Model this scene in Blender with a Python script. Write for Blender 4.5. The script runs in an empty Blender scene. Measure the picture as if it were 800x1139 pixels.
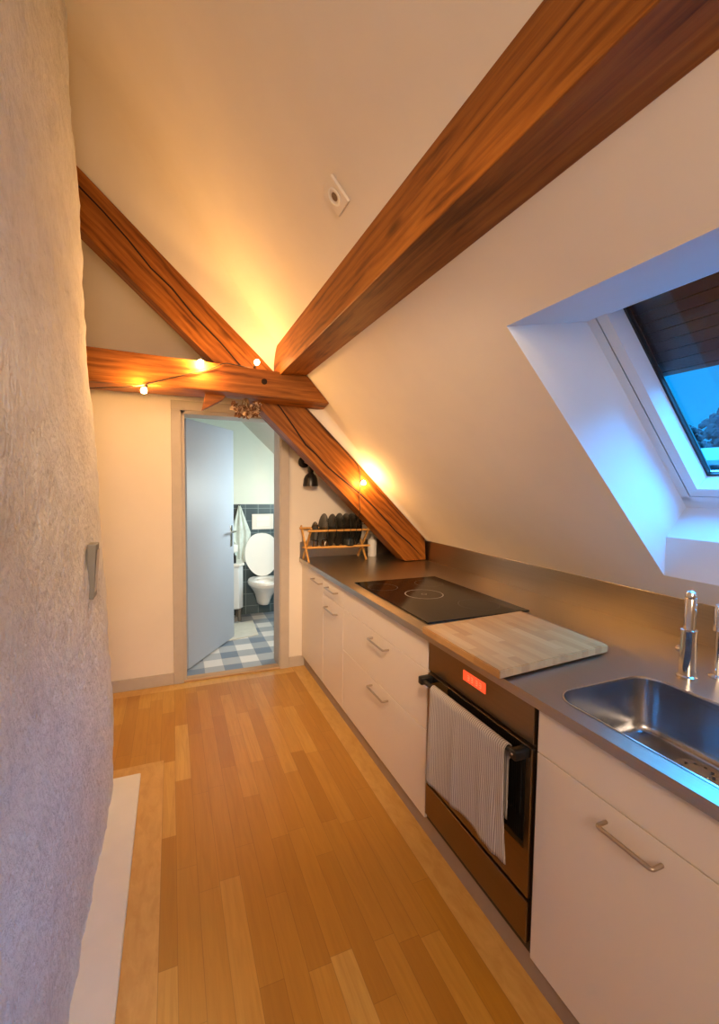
import bpy, bmesh, math, random
from mathutils import Vector, Matrix, noise
random.seed(7)
SC = bpy.context.scene
COL = SC.collection
PI = math.pi

# ------------------------------------------------------------------ helpers
def tag(o, label=None, cat=None, group=None, kind=None):
    if label: o['label'] = label
    if cat: o['category'] = cat
    if group: o['group'] = group
    if kind: o['kind'] = kind
    return o

def empty(name, loc, label=None, cat=None, group=None, kind=None):
    o = bpy.data.objects.new(name, None)
    o.empty_display_size = 0.05
    COL.objects.link(o); o.location = loc
    return tag(o, label, cat, group, kind)

def wloc(o):
    v = Vector((0, 0, 0))
    while o:
        v += o.location; o = o.parent
    return v

def obj(name, bm, m, parent=None, origin=None, smooth=None, label=None, cat=None, group=None, kind=None):
    """bm is in world coordinates; links it as ONE mesh object."""
    o = bpy.data.objects.new(name, bpy.data.meshes.new(name))
    COL.objects.link(o)
    if parent:
        o.parent = parent
        base = wloc(parent)
    else:
        base = Vector(origin) if origin else Vector((0, 0, 0))
        o.location = base
    bmesh.ops.translate(bm, verts=bm.verts, vec=-base)
    bmesh.ops.recalc_face_normals(bm, faces=bm.faces)
    bm.to_mesh(o.data); bm.free()
    if isinstance(m, (list, tuple)):
        for q in m: o.data.materials.append(q)
    else:
        o.data.materials.append(m)
    if smooth is not None:
        for p in o.data.polygons: p.use_smooth = True
        o.data.set_sharp_from_angle(angle=math.radians(smooth))
    return tag(o, label, cat, group, kind)

def BM(): return bmesh.new()

def box(bm, x0, x1, y0, y1, z0, z1, bev=0.0, seg=2, mi=0):
    r = bmesh.ops.create_cube(bm, size=1.0)
    vs = r['verts']
    bmesh.ops.scale(bm, vec=(x1 - x0, y1 - y0, z1 - z0), verts=vs)
    bmesh.ops.translate(bm, vec=((x0 + x1) / 2, (y0 + y1) / 2, (z0 + z1) / 2), verts=vs)
    fs = set(f for v in vs for f in v.link_faces)
    for f in fs: f.material_index = mi
    if bev > 0:
        es = list(set(e for v in vs for e in v.link_edges))
        bmesh.ops.bevel(bm, geom=es, offset=bev, segments=seg, affect='EDGES', profile=0.5)
    return bm

def prism(bm, pts, axis, a, b, bev=0.0):
    """polygon pts in the two other axes, extruded along axis from a to b."""
    def P(u, v, w):
        return {'x': (w, u, v), 'y': (u, w, v), 'z': (u, v, w)}[axis]
    A = [bm.verts.new(P(u, v, a)) for u, v in pts]
    B = [bm.verts.new(P(u, v, b)) for u, v in pts]
    n = len(pts)
    bm.faces.new(A); bm.faces.new(B[::-1])
    for i in range(n):
        bm.faces.new((A[i], B[i], B[(i + 1) % n], A[(i + 1) % n]))
    if bev > 0:
        es = list(set(e for v in A + B for e in v.link_edges))
        bmesh.ops.bevel(bm, geom=es, offset=bev, segments=2, affect='EDGES', profile=0.5)
    return bm

def poly(bm, pts):
    return bm.faces.new([bm.verts.new(p) for p in pts])

def tube(bm, pts, r, n=10, caps=True):
    pts = [Vector(p) for p in pts]
    rs = r if isinstance(r, (list, tuple)) else [r] * len(pts)
    rings = []
    up = None
    for i, p in enumerate(pts):
        t = (pts[min(i + 1, len(pts) - 1)] - pts[max(i - 1, 0)]).normalized()
        if up is None:
            up = Vector((0, 0, 1)) if abs(t.z) < .9 else Vector((1, 0, 0))
        s = t.cross(up)
        if s.length < 1e-6: s = t.cross(Vector((0.3, 1, 0.2)))
        s.normalize(); u = s.cross(t).normalized(); up = u
        rings.append([bm.verts.new(p + (s * math.cos(2 * PI * k / n) + u * math.sin(2 * PI * k / n)) * rs[i]) for k in range(n)])
    for a, b in zip(rings, rings[1:]):
        for k in range(n):
            bm.faces.new((a[k], a[(k + 1) % n], b[(k + 1) % n], b[k]))
    if caps:
        bm.faces.new(rings[0][::-1]); bm.faces.new(rings[-1])
    return bm

def arc_path(pts, r, n=5):
    """polyline with rounded corners"""
    pts = [Vector(p) for p in pts]
    out = [pts[0]]
    for a, b, c in zip(pts, pts[1:], pts[2:]):
        d1 = (a - b).normalized(); d2 = (c - b).normalized()
        for k in range(n + 1):
            t = k / n
            p0 = b + d1 * r; p2 = b + d2 * r
            out.append(p0 * (1 - t) ** 2 + b * 2 * t * (1 - t) + p2 * t * t)
    out.append(pts[-1])
    return out

def lathe(bm, prof, c, n=32, M=None, caps=True):
    """prof (r,h) revolved about z at c; M optional rotation"""
    c = Vector(c); rings = []
    for r, h in prof:
        ring = []
        for k in range(n):
            v = Vector((r * math.cos(2 * PI * k / n), r * math.sin(2 * PI * k / n), h))
            if M: v = M @ v
            ring.append(bm.verts.new(c + v))
        rings.append(ring)
    for a, b in zip(rings, rings[1:]):
        for k in range(n):
            bm.faces.new((a[k], a[(k + 1) % n], b[(k + 1) % n], b[k]))
    if caps:
        if prof[0][0] > 1e-5: bm.faces.new(rings[0][::-1])
        if prof[-1][0] > 1e-5: bm.faces.new(rings[-1])
    bmesh.ops.remove_doubles(bm, verts=[v for r in rings for v in r], dist=1e-6)
    return bm

def ico(bm, c, r, sub=2, sc=(1, 1, 1)):
    res = bmesh.ops.create_icosphere(bm, subdivisions=sub, radius=r)
    bmesh.ops.scale(bm, vec=sc, verts=res['verts'])
    bmesh.ops.translate(bm, vec=c, verts=res['verts'])
    return bm

def rrect(x0, x1, y0, y1, r, n=8):
    out = []
    for cx, cy, a0 in ((x1 - r, y1 - r, 0), (x0 + r, y1 - r, PI / 2), (x0 + r, y0 + r, PI), (x1 - r, y0 + r, 1.5 * PI)):
        for k in range(n + 1):
            a = a0 + PI / 2 * k / n
            out.append((cx + r * math.cos(a), cy + r * math.sin(a)))
    return out

def plate_hole(bm, outer, inner, z0, z1):
    """flat slab with a hole, lists of (x,y)"""
    def ring(pts, z): return [bm.verts.new((x, y, z)) for x, y in pts]
    ot, it = ring(outer, z1), ring(inner, z1)
    es = []
    for R in (ot, it):
        for i in range(len(R)): es.append(bm.edges.new((R[i], R[(i + 1) % len(R)])))
    bmesh.ops.triangle_fill(bm, use_beauty=True, use_dissolve=False, edges=es)
    ob, ib = ring(outer, z0), ring(inner, z0)
    for T, Bt in ((ot, ob), (it, ib)):
        n = len(T)
        for i in range(n): bm.faces.new((T[i], T[(i + 1) % n], Bt[(i + 1) % n], Bt[i]))
    return bm

# ------------------------------------------------------------------ materials
class NT:
    def __init__(s, name):
        s.m = bpy.data.materials.new(name); s.m.use_nodes = True
        s.t = s.m.node_tree; s.t.nodes.clear()
        s.out = s.n('ShaderNodeOutputMaterial')
    def n(s, typ, **kw):
        nd = s.t.nodes.new(typ)
        for k, v in kw.items(): setattr(nd, k, v)
        return nd
    def l(s, a, b): s.t.links.new(a, b)
    def val(s, sock, v):
        if hasattr(v, 'is_linked') or hasattr(v, 'links'): s.l(v, sock)
        else: sock.default_value = v
    def math(s, op, a, b=None, c=None):
        nd = s.n('ShaderNodeMath', operation=op)
        s.val(nd.inputs[0], a)
        if b is not None: s.val(nd.inputs[1], b)
        if c is not None: s.val(nd.inputs[2], c)
        return nd.outputs[0]
    def coord(s): return s.n('ShaderNodeTexCoord').outputs['Object']
    def map(s, vec, rot=(0, 0, 0), sc=(1, 1, 1), loc=(0, 0, 0)):
        nd = s.n('ShaderNodeMapping'); s.l(vec, nd.inputs['Vector'])
        nd.inputs['Rotation'].default_value = rot; nd.inputs['Scale'].default_value = sc; nd.inputs['Location'].default_value = loc
        return nd.outputs[0]
    def noise(s, vec, scale, detail=4, rough=.55, dist=0.0):
        nd = s.n('ShaderNodeTexNoise'); s.l(vec, nd.inputs['Vector'])
        nd.inputs['Scale'].default_value = scale; nd.inputs['Detail'].default_value = detail
        nd.inputs['Roughness'].default_value = rough; nd.inputs['Distortion'].default_value = dist
        return nd.outputs['Fac']
    def ramp(s, fac, stops, interp='LINEAR'):
        nd = s.n('ShaderNodeValToRGB'); s.l(fac, nd.inputs[0]); cr = nd.color_ramp; cr.interpolation = interp
        while len(cr.elements) < len(stops): cr.elements.new(0.5)
        for e, (p, c) in zip(cr.elements, stops):
            e.position = p; e.color = (*c, 1) if len(c) == 3 else c
        return nd.outputs[0]
    def mix(s, fac, a, b, bt='MIX'):
        nd = s.n('ShaderNodeMix', data_type='RGBA', blend_type=bt)
        s.val(nd.inputs[0], fac)
        for sock, v in ((nd.inputs[6], a), (nd.inputs[7], b)):
            if isinstance(v, (tuple, list)): sock.default_value = (*v, 1) if len(v) == 3 else v
            else: s.l(v, sock)
        return nd.outputs[2]
    def bump(s, h, strength=.2, dist=.01):
        nd = s.n('ShaderNodeBump'); s.l(h, nd.inputs['Height'])
        nd.inputs['Strength'].default_value = strength; nd.inputs['Distance'].default_value = dist
        return nd.outputs[0]
    def bsdf(s, color, rough=.5, metal=0.0, bump=None, spec=None, emit=None, estr=0, coat=None, sheen=None):
        b = s.n('ShaderNodeBsdfPrincipled')
        if isinstance(color, (tuple, list)): b.inputs['Base Color'].default_value = (*color, 1)
        else: s.l(color, b.inputs['Base Color'])
        s.val(b.inputs['Roughness'], rough); b.inputs['Metallic'].default_value = metal
        if bump: s.l(bump, b.inputs['Normal'])
        if spec is not None: b.inputs['Specular IOR Level'].default_value = spec
        if coat: b.inputs['Coat Weight'].default_value = coat; b.inputs['Coat Roughness'].default_value = .15
        if emit:
            b.inputs['Emission Color'].default_value = (*emit, 1); b.inputs['Emission Strength'].default_value = estr
        s.l(b.outputs[0], s.out.inputs[0])
        return s.m

def plain(name, color, rough=.5, metal=0.0, var=.06, nscale=12, bump=0.0, bdist=.002, **kw):
    t = NT(name); c = t.coord()
    f = t.noise(c, nscale, 3)
    lo = tuple(max(0, q * (1 - var)) for q in color); hi = tuple(min(1, q * (1 + var)) for q in color)
    col = t.ramp(f, [(.3, lo), (.7, hi)])
    bm_ = t.bump(t.noise(c, nscale * 8, 4), bump, bdist) if bump else None
    return t.bsdf(col, rough, metal, bm_, **kw)

def wood(name, rot, dark, mid, light, rough=.5, along=2.2, across=16, knots=True, seed=0.0, bump=.25):
    """rot brings the beam's own length onto local X of the texture"""
    t = NT(name); c = t.map(t.coord(), rot=rot, loc=(seed, seed * .7, seed * .3))
    big = t.noise(t.map(c, sc=(.8, 3.0, 3.0)), 1.6, 2)
    warp = t.n('ShaderNodeMapping'); t.l(c, warp.inputs['Vector']); warp.inputs['Scale'].default_value = (along * .45, across, across)
    g = t.noise(warp.outputs[0], 1.6, 6, .62, .9)
    wv = t.n('ShaderNodeTexWave', wave_type='BANDS', bands_direction='Z'); t.l(t.map(c, sc=(.35, 1.0, 1.0)), wv.inputs['Vector'])
    wv.inputs['Scale'].default_value = 9; wv.inputs['Distortion'].default_value = 7; wv.inputs['Detail'].default_value = 3; wv.inputs['Detail Scale'].default_value = .9
    f = t.math('ADD', t.math('MULTIPLY', g, .72), t.math('ADD', t.math('MULTIPLY', wv.outputs['Fac'], .10), t.math('MULTIPLY', big, .2)))
    col = t.ramp(f, [(.33, dark), (.50, mid), (.72, light)])
    fine = t.noise(t.map(c, sc=(3, 90, 90)), 1.0, 3)
    col = t.mix(t.math('MULTIPLY', t.math('SUBTRACT', fine, .35), .95), col, dark)
    if knots:
        vo = t.n('ShaderNodeTexVoronoi', feature='F1'); t.l(t.map(c, sc=(1.5, 4.2, 4.2)), vo.inputs['Vector']); vo.inputs['Scale'].default_value = 1.3
        vo.inputs['Randomness'].default_value = 1.0
        k = t.ramp(vo.outputs['Distance'], [(.04, (1, 1, 1)), (.15, (0, 0, 0))])
        col = t.mix(t.math('MULTIPLY', k, .88), col, tuple(q * .45 for q in dark))
    return t.bsdf(col, rough, 0, t.bump(f, bump, .006), spec=.22)

M = {}
M['paint'] = plain('wall_paint', (.80, .74, .66), .85, var=.025, nscale=3, bump=.06, bdist=.002)
M['white_sky_tint'] = plain('white_paint_sky_tinted', (.69, .76, .83), .55, var=.02, nscale=4)  # white paint with the skylight's blue light mixed into its colour
M['paint_bath'] = plain('bathroom_paint', (.78, .86, .80), .8, var=.02, nscale=4)
M['trim'] = plain('grey_trim_paint', (.50, .45, .40), .55, var=.04)
M['kick'] = plain('kick_laminate', (.36, .28, .22), .5, var=.05)
M['front'] = plain('cabinet_front', (.80, .73, .65), .38, var=.015, nscale=2)
M['carcass'] = plain('cabinet_carcass', (.12, .09, .07), .6)
M['black'] = plain('black_plastic', (.010, .010, .011), .35)
M['cord'] = plain('cord_rubber', (.030, .016, .008), .6)
M['leaf'] = plain('door_leaf_paint', (.42, .50, .63), .45, var=.02, nscale=2)
M['ceramic'] = plain('white_ceramic', (.86, .88, .88), .12, var=.01, coat=.5)
M['whiteplastic'] = plain('white_plastic', (.82, .80, .76), .4, var=.02)
M['greyplastic'] = plain('grey_plastic', (.19, .185, .18), .5, var=.03)
M['chrome'] = plain('polished_steel', (.78, .76, .74), .14, 1.0, var=.02)
M['handle'] = plain('handle_steel', (.52, .44, .36), .3, 1.0, var=.03)
M['plate'] = plain('dark_glazed_stoneware', (.020, .022, .020), .22, var=.25, nscale=30)
M['plaster_step'] = plain('pale_step_paint', (.78, .76, .65), .5, var=.04, nscale=6)
M['oven_steel'] = None

def steel(name, base, rough, axis):
    t = NT(name); c = t.coord()
    sc = {'x': (2, 260, 260), 'y': (260, 2, 260), 'z': (260, 260, 2)}[axis]
    f = t.noise(t.map(c, sc=sc), 1.0, 3)
    sm = t.noise(c, 5, 3)
    rg = t.math('ADD', t.math('MULTIPLY', f, .05), t.math('ADD', t.math('MULTIPLY', sm, .08), rough - .06))
    col = t.ramp(f, [(.3, tuple(q * .92 for q in base)), (.7, base)])
    return t.bsdf(col, rg, 1.0)
M['steel'] = steel('brushed_stainless_worktop', (.49, .44, .37), .30, 'y')
M['sink'] = steel('satin_stainless_sink', (.42, .43, .45), .24, 'y')
M['oven_steel'] = steel('bronze_tinted_oven_steel', (.27, .20, .13), .30, 'y')

def floor_mat():
    t = NT('oak_strip_parquet'); c = t.coord()
    sx = t.n('ShaderNodeSeparateXYZ'); t.l(c, sx.inputs[0]); X, Y = sx.outputs[0], sx.outputs[1]
    W_, L_ = .0745, .56
    def strips(u, v, w, ln, salt):
        row = t.math('FLOOR', t.math('DIVIDE', u, w))
        wn = t.n('ShaderNodeTexWhiteNoise', noise_dimensions='1D'); t.l(t.math('ADD', row, salt), wn.inputs['W'])
        sh = t.math('ADD', t.math('DIVIDE', v, ln), t.math('MULTIPLY', wn.outputs['Value'], 7.3))
        colm = t.math('FLOOR', sh)
        w2 = t.n('ShaderNodeTexWhiteNoise', noise_dimensions='2D')
        cb = t.n('ShaderNodeCombineXYZ'); t.l(row, cb.inputs[0]); t.l(colm, cb.inputs[1]); t.l(cb.outputs[0], w2.inputs['Vector'])
        fu = t.math('FRACT', t.math('DIVIDE', u, w)); fv = t.math('FRACT', sh)
        eu = t.math('MULTIPLY', t.math('MINIMUM', fu, t.math('SUBTRACT', 1, fu)), w)
        ev = t.math('MULTIPLY', t.math('MINIMUM', fv, t.math('SUBTRACT', 1, fv)), ln)
        edge = t.math('LESS_THAN', t.math('MINIMUM', eu, ev), .0011)
        return w2.outputs['Value'], edge
    r, e = strips(X, Y, W_, L_, 3.0)
    tone = t.ramp(r, [(0, (.43, .195, .020)), (.35, (.49, .232, .026)), (.7, (.54, .268, .036)), (.93, (.59, .31, .052)), (1, (.66, .40, .10))])
    g = t.noise(t.map(c, sc=(34, 2.2, 1)), 1.4, 6, .6, 1.0)
    off = t.n('ShaderNodeVectorMath', operation='ADD'); t.l(c, off.inputs[0])
    tone = t.mix(t.math('MULTIPLY', t.math('SUBTRACT', g, .38), 1.1), tone, (.31, .128, .016))
    # lighter border boards: along the cabinets, along the far wall and round the step
    bx = t.math('GREATER_THAN', X, .893)
    by = t.math('GREATER_THAN', Y, 3.44)
    sxm = t.math('MULTIPLY', t.math('LESS_THAN', X, -.056), t.math('LESS_THAN', Y, 2.568))
    bt = t.math('MAXIMUM', bx, t.math('MAXIMUM', by, sxm))
    gb = t.noise(t.map(c, sc=(14, 5, 1)), 2.0, 5, .6, .6)
    bcol = t.ramp(gb, [(.3, (.56, .31, .080)), (.7, (.68, .41, .125))])
    col = t.mix(bt, tone, bcol)
    e2 = t.math('MULTIPLY', e, t.math('SUBTRACT', 1, bt))
    def line(v, p): return t.math('LESS_THAN', t.math('ABSOLUTE', t.math('SUBTRACT', v, p)), .0014)
    ln = t.math('MAXIMUM', line(X, .893), t.math('MULTIPLY', line(X, -.056), t.math('LESS_THAN', Y, 2.568)))
    e3 = t.math('MAXIMUM', e2, ln)
    col = t.mix(t.math('MULTIPLY', e3, .34), col, (.14, .055, .014))
    rg = t.math('ADD', t.math('MULTIPLY', g, .14), .26)
    return t.bsdf(col, rg, 0, t.bump(t.math('SUBTRACT', t.math('MULTIPLY', g, .25), e3), .12, .001), spec=.45)
M['floor'] = floor_mat()

def gingham():
    t = NT('blue_white_checked_tiles'); c = t.coord()
    sx = t.n('ShaderNodeSeparateXYZ'); t.l(c, sx.inputs[0])
    u = t.math('DIVIDE', t.math('ADD', sx.outputs[0], .065), .147); v = t.math('DIVIDE', t.math('ADD', sx.outputs[1], .05), .147)
    pu = t.math('FLOORED_MODULO', t.math('FLOOR', u), 2.0); pv = t.math('FLOORED_MODULO', t.math('FLOOR', v), 2.0)
    s = t.math('DIVIDE', t.math('ADD', pu, pv), 2.0)
    cb = t.n('ShaderNodeCombineXYZ'); t.l(t.math('FLOOR', u), cb.inputs[0]); t.l(t.math('FLOOR', v), cb.inputs[1])
    wn = t.n('ShaderNodeTexWhiteNoise', noise_dimensions='2D'); t.l(cb.outputs[0], wn.inputs['Vector'])
    s = t.math('ADD', s, t.math('MULTIPLY', t.math('SUBTRACT', wn.outputs['Value'], .5), .16))
    col = t.ramp(s, [(0, (.80, .82, .84)), (.5, (.40, .46, .53)), (1, (.19, .26, .37))])
    fu = t.math('FRACT', u); fv = t.math('FRACT', v)
    e = t.math('LESS_THAN', t.math('MINIMUM', t.math('MINIMUM', fu, t.math('SUBTRACT', 1, fu)), t.math('MINIMUM', fv, t.math('SUBTRACT', 1, fv))), .012)
    col = t.mix(t.math('MULTIPLY', e, .5), col, (.55, .57, .58))
    return t.bsdf(col, .35, 0)
M['bathfloor'] = gingham()

def wall_tiles():
    t = NT('dark_teal_wall_tiles'); c = t.coord()
    sx = t.n('ShaderNodeSeparateXYZ'); t.l(c, sx.inputs[0])
    u = t.math('DIVIDE', t.math('ADD', sx.outputs[0], .085), .142); v = t.math('DIVIDE', t.math('ADD', sx.outputs[2], -.145 + .75), .14)
    fu = t.math('FRACT', u); fv = t.math('FRACT', v)
    e = t.math('LESS_THAN', t.math('MINIMUM', t.math('MINIMUM', fu, t.math('SUBTRACT', 1, fu)), t.math('MINIMUM', fv, t.math('SUBTRACT', 1, fv))), .022)
    cb = t.n('ShaderNodeCombineXYZ'); t.l(t.math('FLOOR', u), cb.inputs[0]); t.l(t.math('FLOOR', v), cb.inputs[1])
    wn = t.n('ShaderNodeTexWhiteNoise', noise_dimensions='2D'); t.l(cb.outputs[0], wn.inputs['Vector'])
    col = t.ramp(wn.outputs['Value'], [(0, (.050, .085, .105)), (1, (.080, .125, .150))])
    col = t.mix(e, col, (.22, .30, .33))
    return t.bsdf(col, .3, 0)
M['walltile'] = wall_tiles()

def plaster():
    t = NT('rough_grey_white_plaster'); c = t.coord()
    a = t.noise(c, 7, 6, .6); b = t.noise(t.map(c, sc=(1, 1, .65)), 36, 5, .65, .3)
    col = t.ramp(t.math('ADD', t.math('MULTIPLY', a, .6), t.math('MULTIPLY', b, .4)), [(.33, (.58, .59, .60)), (.5, (.70, .71, .72)), (.68, (.78, .79, .80))])
    vo = t.n('ShaderNodeTexVoronoi', feature='SMOOTH_F1'); t.l(t.map(c, sc=(1, 1, .7)), vo.inputs['Vector']); vo.inputs['Scale'].default_value = 55
    ch = t.noise(t.map(c, sc=(1, 1, .7)), 95, 3, .6)
    h = t.math('ADD', t.math('ADD', t.math('MULTIPLY', b, .8), t.math('MULTIPLY', ch, .9)), t.math('MULTIPLY', vo.outputs['Distance'], .9))
    return t.bsdf(col, .92, 0, t.bump(h, .75, .014), spec=.25)
M['plaster'] = plaster()

BD, BMI, BL = (.085, .022, .003), (.29, .094, .013), (.44, .165, .026)
M['wood_x'] = wood('old_pine_tie', (0, 0, 0), BD, BMI, BL, .5, seed=1.3)
M['wood_y'] = wood('old_pine_purlin', (0, 0, PI / 2), BD, BMI, BL, .5, seed=4.1)
M['wood_d'] = wood('old_pine_rafter', (0, -math.radians(43.3), 0), BD, BMI, BL, .5, seed=7.7)
M['bamboo'] = wood('bamboo_rack', (0, 0, 0), (.50, .24, .055), (.68, .36, .10), (.80, .46, .15), .45, knots=False, bump=.05)
def board_mat():
    t = NT('laminated_maple_board'); c = t.coord()
    sx = t.n('ShaderNodeSeparateXYZ'); t.l(c, sx.inputs[0])
    row = t.math('FLOOR', t.math('DIVIDE', sx.outputs[0], .036))
    w1 = t.n('ShaderNodeTexWhiteNoise', noise_dimensions='1D'); t.l(row, w1.inputs['W'])
    cm = t.math('FLOOR', t.math('ADD', t.math('DIVIDE', sx.outputs[1], .23), t.math('MULTIPLY', w1.outputs['Value'], 5)))
    cb = t.n('ShaderNodeCombineXYZ'); t.l(row, cb.inputs[0]); t.l(cm, cb.inputs[1])
    w2 = t.n('ShaderNodeTexWhiteNoise', noise_dimensions='2D'); t.l(cb.outputs[0], w2.inputs['Vector'])
    g = t.noise(t.map(c, sc=(40, 3, 20)), 1.2, 5, .6, .5)
    f = t.math('ADD', t.math('MULTIPLY', w2.outputs['Value'], .5), t.math('MULTIPLY', g, .5))
    col = t.ramp(f, [(.15, (.40, .20, .065)), (.5, (.53, .295, .105)), (.85, (.61, .38, .16))])
    return t.bsdf(col, .5, 0, t.bump(g, .08, .001))
M['board'] = board_mat()

def towel_mat():
    t = NT('striped_grey_linen'); c = t.coord()
    sx = t.n('ShaderNodeSeparateXYZ'); t.l(c, sx.inputs[0])
    wob = t.math('MULTIPLY', t.math('SUBTRACT', t.noise(c, 9, 2), .5), .008)
    u = t.math('ADD', sx.outputs[1], wob)
    s1 = t.math('FRACT', t.math('DIVIDE', u,   .0088))
    st = t.math('LESS_THAN', s1, .42)
    brk = t.noise(t.map(c, sc=(1, 120, 14)), 1.0, 2)
    fac = t.math('MULTIPLY', st, t.math('ADD', .55, t.math('MULTIPLY', brk, .5)))
    col = t.mix(fac, (.60, .56, .53), (.24, .215, .21))
    h = t.noise(t.map(c, sc=(1, 1, 1)), 260, 2)
    return t.bsdf(col, .95, 0, t.bump(h, .35, .002), spec=.1)
M['towel'] = towel_mat()
M['bathtowel'] = plain('pale_green_white_terry', (.66, .76, .74), .95, var=.12, nscale=20, bump=.3)
def hob_mat():
    t = NT('black_ceramic_glass'); c = t.coord()
    sp = t.noise(c, 420, 2); sm = t.noise(c, 6, 3)
    col = t.ramp(sp, [(.70, (.006, .006, .006)), (.80, (.05, .045, .04))])
    return t.bsdf(col, t.math('ADD', .06, t.math('MULTIPLY', sm, .12)), 0, spec=.18)
M['hob'] = hob_mat()
M['ovenglass'] = plain('dark_oven_glass', (.010, .009, .008), .08, var=.1)
def emis(name, col, s):
    t = NT(name); e = t.n('ShaderNodeEmission'); e.inputs[0].default_value = (*col, 1); e.inputs[1].default_value = s
    t.l(e.outputs[0], t.out.inputs[0]); return t.m
M['display'] = NT('red_lit_display').bsdf((.3, .02, .01), .3, emit=(1.0, .085, .025), estr=1.15)
M['digit'] = NT('red_digit_segment').bsdf((.4, .05, .02), .3, emit=(1.0, .20, .09), estr=1.4)
M['bulb'] = emis('warm_bulb_glow', (1.0, .52, .17), 1650)
M['bulb_rack'] = emis('warm_bulb_glow_rafter', (1.0, .52, .17), 750)
M['bulb_dim'] = emis('warm_bulb_glow_weak', (1.0, .52, .17), 220)
def glass():
    t = NT('window_glass'); tr = t.n('ShaderNodeBsdfTransparent'); gl = t.n('ShaderNodeBsdfGlossy'); gl.inputs['Roughness'].default_value = .01
    tr.inputs[0].default_value = (.93, .97, 1, 1)
    lw = t.n('ShaderNodeLayerWeight'); lw.inputs[0].default_value = .5
    fr = t.math('ADD', t.math('MULTIPLY', t.math('POWER', lw.outputs['Facing'], 5.0), .9), .035)
    mx = t.n('ShaderNodeMixShader'); t.l(fr, mx.inputs[0]); t.l(tr.outputs[0], mx.inputs[1]); t.l(gl.outputs[0], mx.inputs[2])
    t.l(mx.outputs[0], t.out.inputs[0]); return t.m
M['glass'] = glass()
M['shutter'] = plain('dark_brown_shutter', (.030, .015, .013), .5, var=.3, nscale=20)
M['gasket'] = plain('black_gasket', (.012, .014, .018), .5)
M['hill'] = plain('distant_hill', (.045, .09, .14), 1.0, var=.25, nscale=.05)
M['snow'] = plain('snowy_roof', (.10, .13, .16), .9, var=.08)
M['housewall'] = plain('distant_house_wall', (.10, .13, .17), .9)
M['tree'] = plain('dusk_foliage', (.004, .010, .014), 1.0, var=.4, nscale=1)
M['petal'] = plain('dried_petals', (.22, .10, .045), .9, var=.55, nscale=60)
M['stem'] = plain('dried_stems', (.20, .12, .05), .9)
M['mat'] = plain('pale_bath_mat', (.66, .68, .64), .95, var=.06, bump=.3)
M['lampblack'] = plain('black_lamp_enamel', (.012, .010, .009), .35)
M['crack'] = plain('deep_crack_shadow', (.018, .006, .002), .95)

# ------------------------------------------------------------------ geometry constants
SL = 1.08
def zs(x): return 1.053 + SL * (1.9 - x)       # underside of the sloping ceiling
RT = [(-1.7, 4.41), (-1.2, 3.95), (-.466, 3.282), (.05, 2.808), (.561, 2.343), (1.22, 1.712), (1.865, 1.076), (1.96, .985)]   # top edge of the rafter
def zr(x):
    for (a, va), (b, vb) in zip(RT, RT[1:]):
        if x <= b: return va + (vb - va) * (x - a) / (b - a)
    return RT[-1][1]
YF, YB = 3.55, 3.75                            # far wall, its bathroom side
YE = 5.20                                      # bathroom end wall
XL, YR = -1.6, -2.3

# ------------------------------------------------------------------ setting
bm = BM(); box(bm, XL, 1.95, YR, 3.57, -.06, 0)
obj('floor', bm, M['floor'], kind='structure')
bm = BM(); box(bm, -.5, 1.95, 3.57, YE + .05, -.06, 0)
obj('floor_bathroom', bm, M['bathfloor'], kind='structure')

# skylight opening corners on the ceiling plane
OA = (1.006, 1.195); OE = (1.805, 1.169); YN = .33
def cpl(x, y, d=0): return (x, y, zs(x) + d)
# the plaster plane ends short of the rafter and rounds down onto it
EDGE = [(XL, 2.50), (-.9, 2.53), (-.4, 2.60), (-.03, 2.70), (.26, 2.84), (.45, 2.93), (.66, 2.99), (.90, 3.045), (1.28, 3.055), (1.60, 3.045), (1.865, 3.03), (1.95, 3.03)]
bm = BM()
outer = [(XL, YR), (1.95, YR)] + EDGE[::-1]
hole = [OA, OE, (OE[0], YN), (OA[0], YN)]
def ring(pts, d): return [bm.verts.new(cpl(x, y, d)) for x, y in pts]
for d in (0, .05):
    o_, h_ = ring(outer, d), ring(hole, d)
    es = [bm.edges.new((R[i], R[(i + 1) % len(R)])) for R in (o_, h_) for i in range(len(R))]
    bmesh.ops.triangle_fill(bm, use_beauty=True, edges=es)
obj('ceiling', bm, M['paint'], kind='structure')
bm = BM()
cols = []
xs = []
for (a, ya), (b, yb) in zip(EDGE, EDGE[1:]):
    for k in range(4): xs.append((a + (b - a) * k / 4, ya + (yb - ya) * k / 4))
xs.append(EDGE[-1])
for x, ye in xs:
    P0 = Vector((x, ye, zs(x))); P2 = Vector((x, 3.104, min(zr(x) + .002, zs(x) - .001)))
    P1 = Vector((x, ye + (3.10 - ye) * .70, zs(x) - .10 * (zs(x) - P2.z)))
    cols.append([bm.verts.new(P0 * (1 - t) ** 2 + P1 * 2 * t * (1 - t) + P2 * t * t) for t in [i / 12 for i in range(13)]])
for a, b in zip(cols, cols[1:]):
    for k in range(12): bm.faces.new((a[k], b[k], b[k + 1], a[k + 1]))
obj('ceiling_cove', bm, M['paint'], smooth=80, kind='structure')
bm = BM()
A = [bm.verts.new((x, 3.102, z + .004)) for x, z in RT]; B = [bm.verts.new((x, YE + .05, z + .004)) for x, z in RT]
for k in range(len(RT) - 1): bm.faces.new((A[k], A[k + 1], B[k + 1], B[k]))
obj('ceiling_bathroom', bm, M['paint'], kind='structure')

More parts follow.
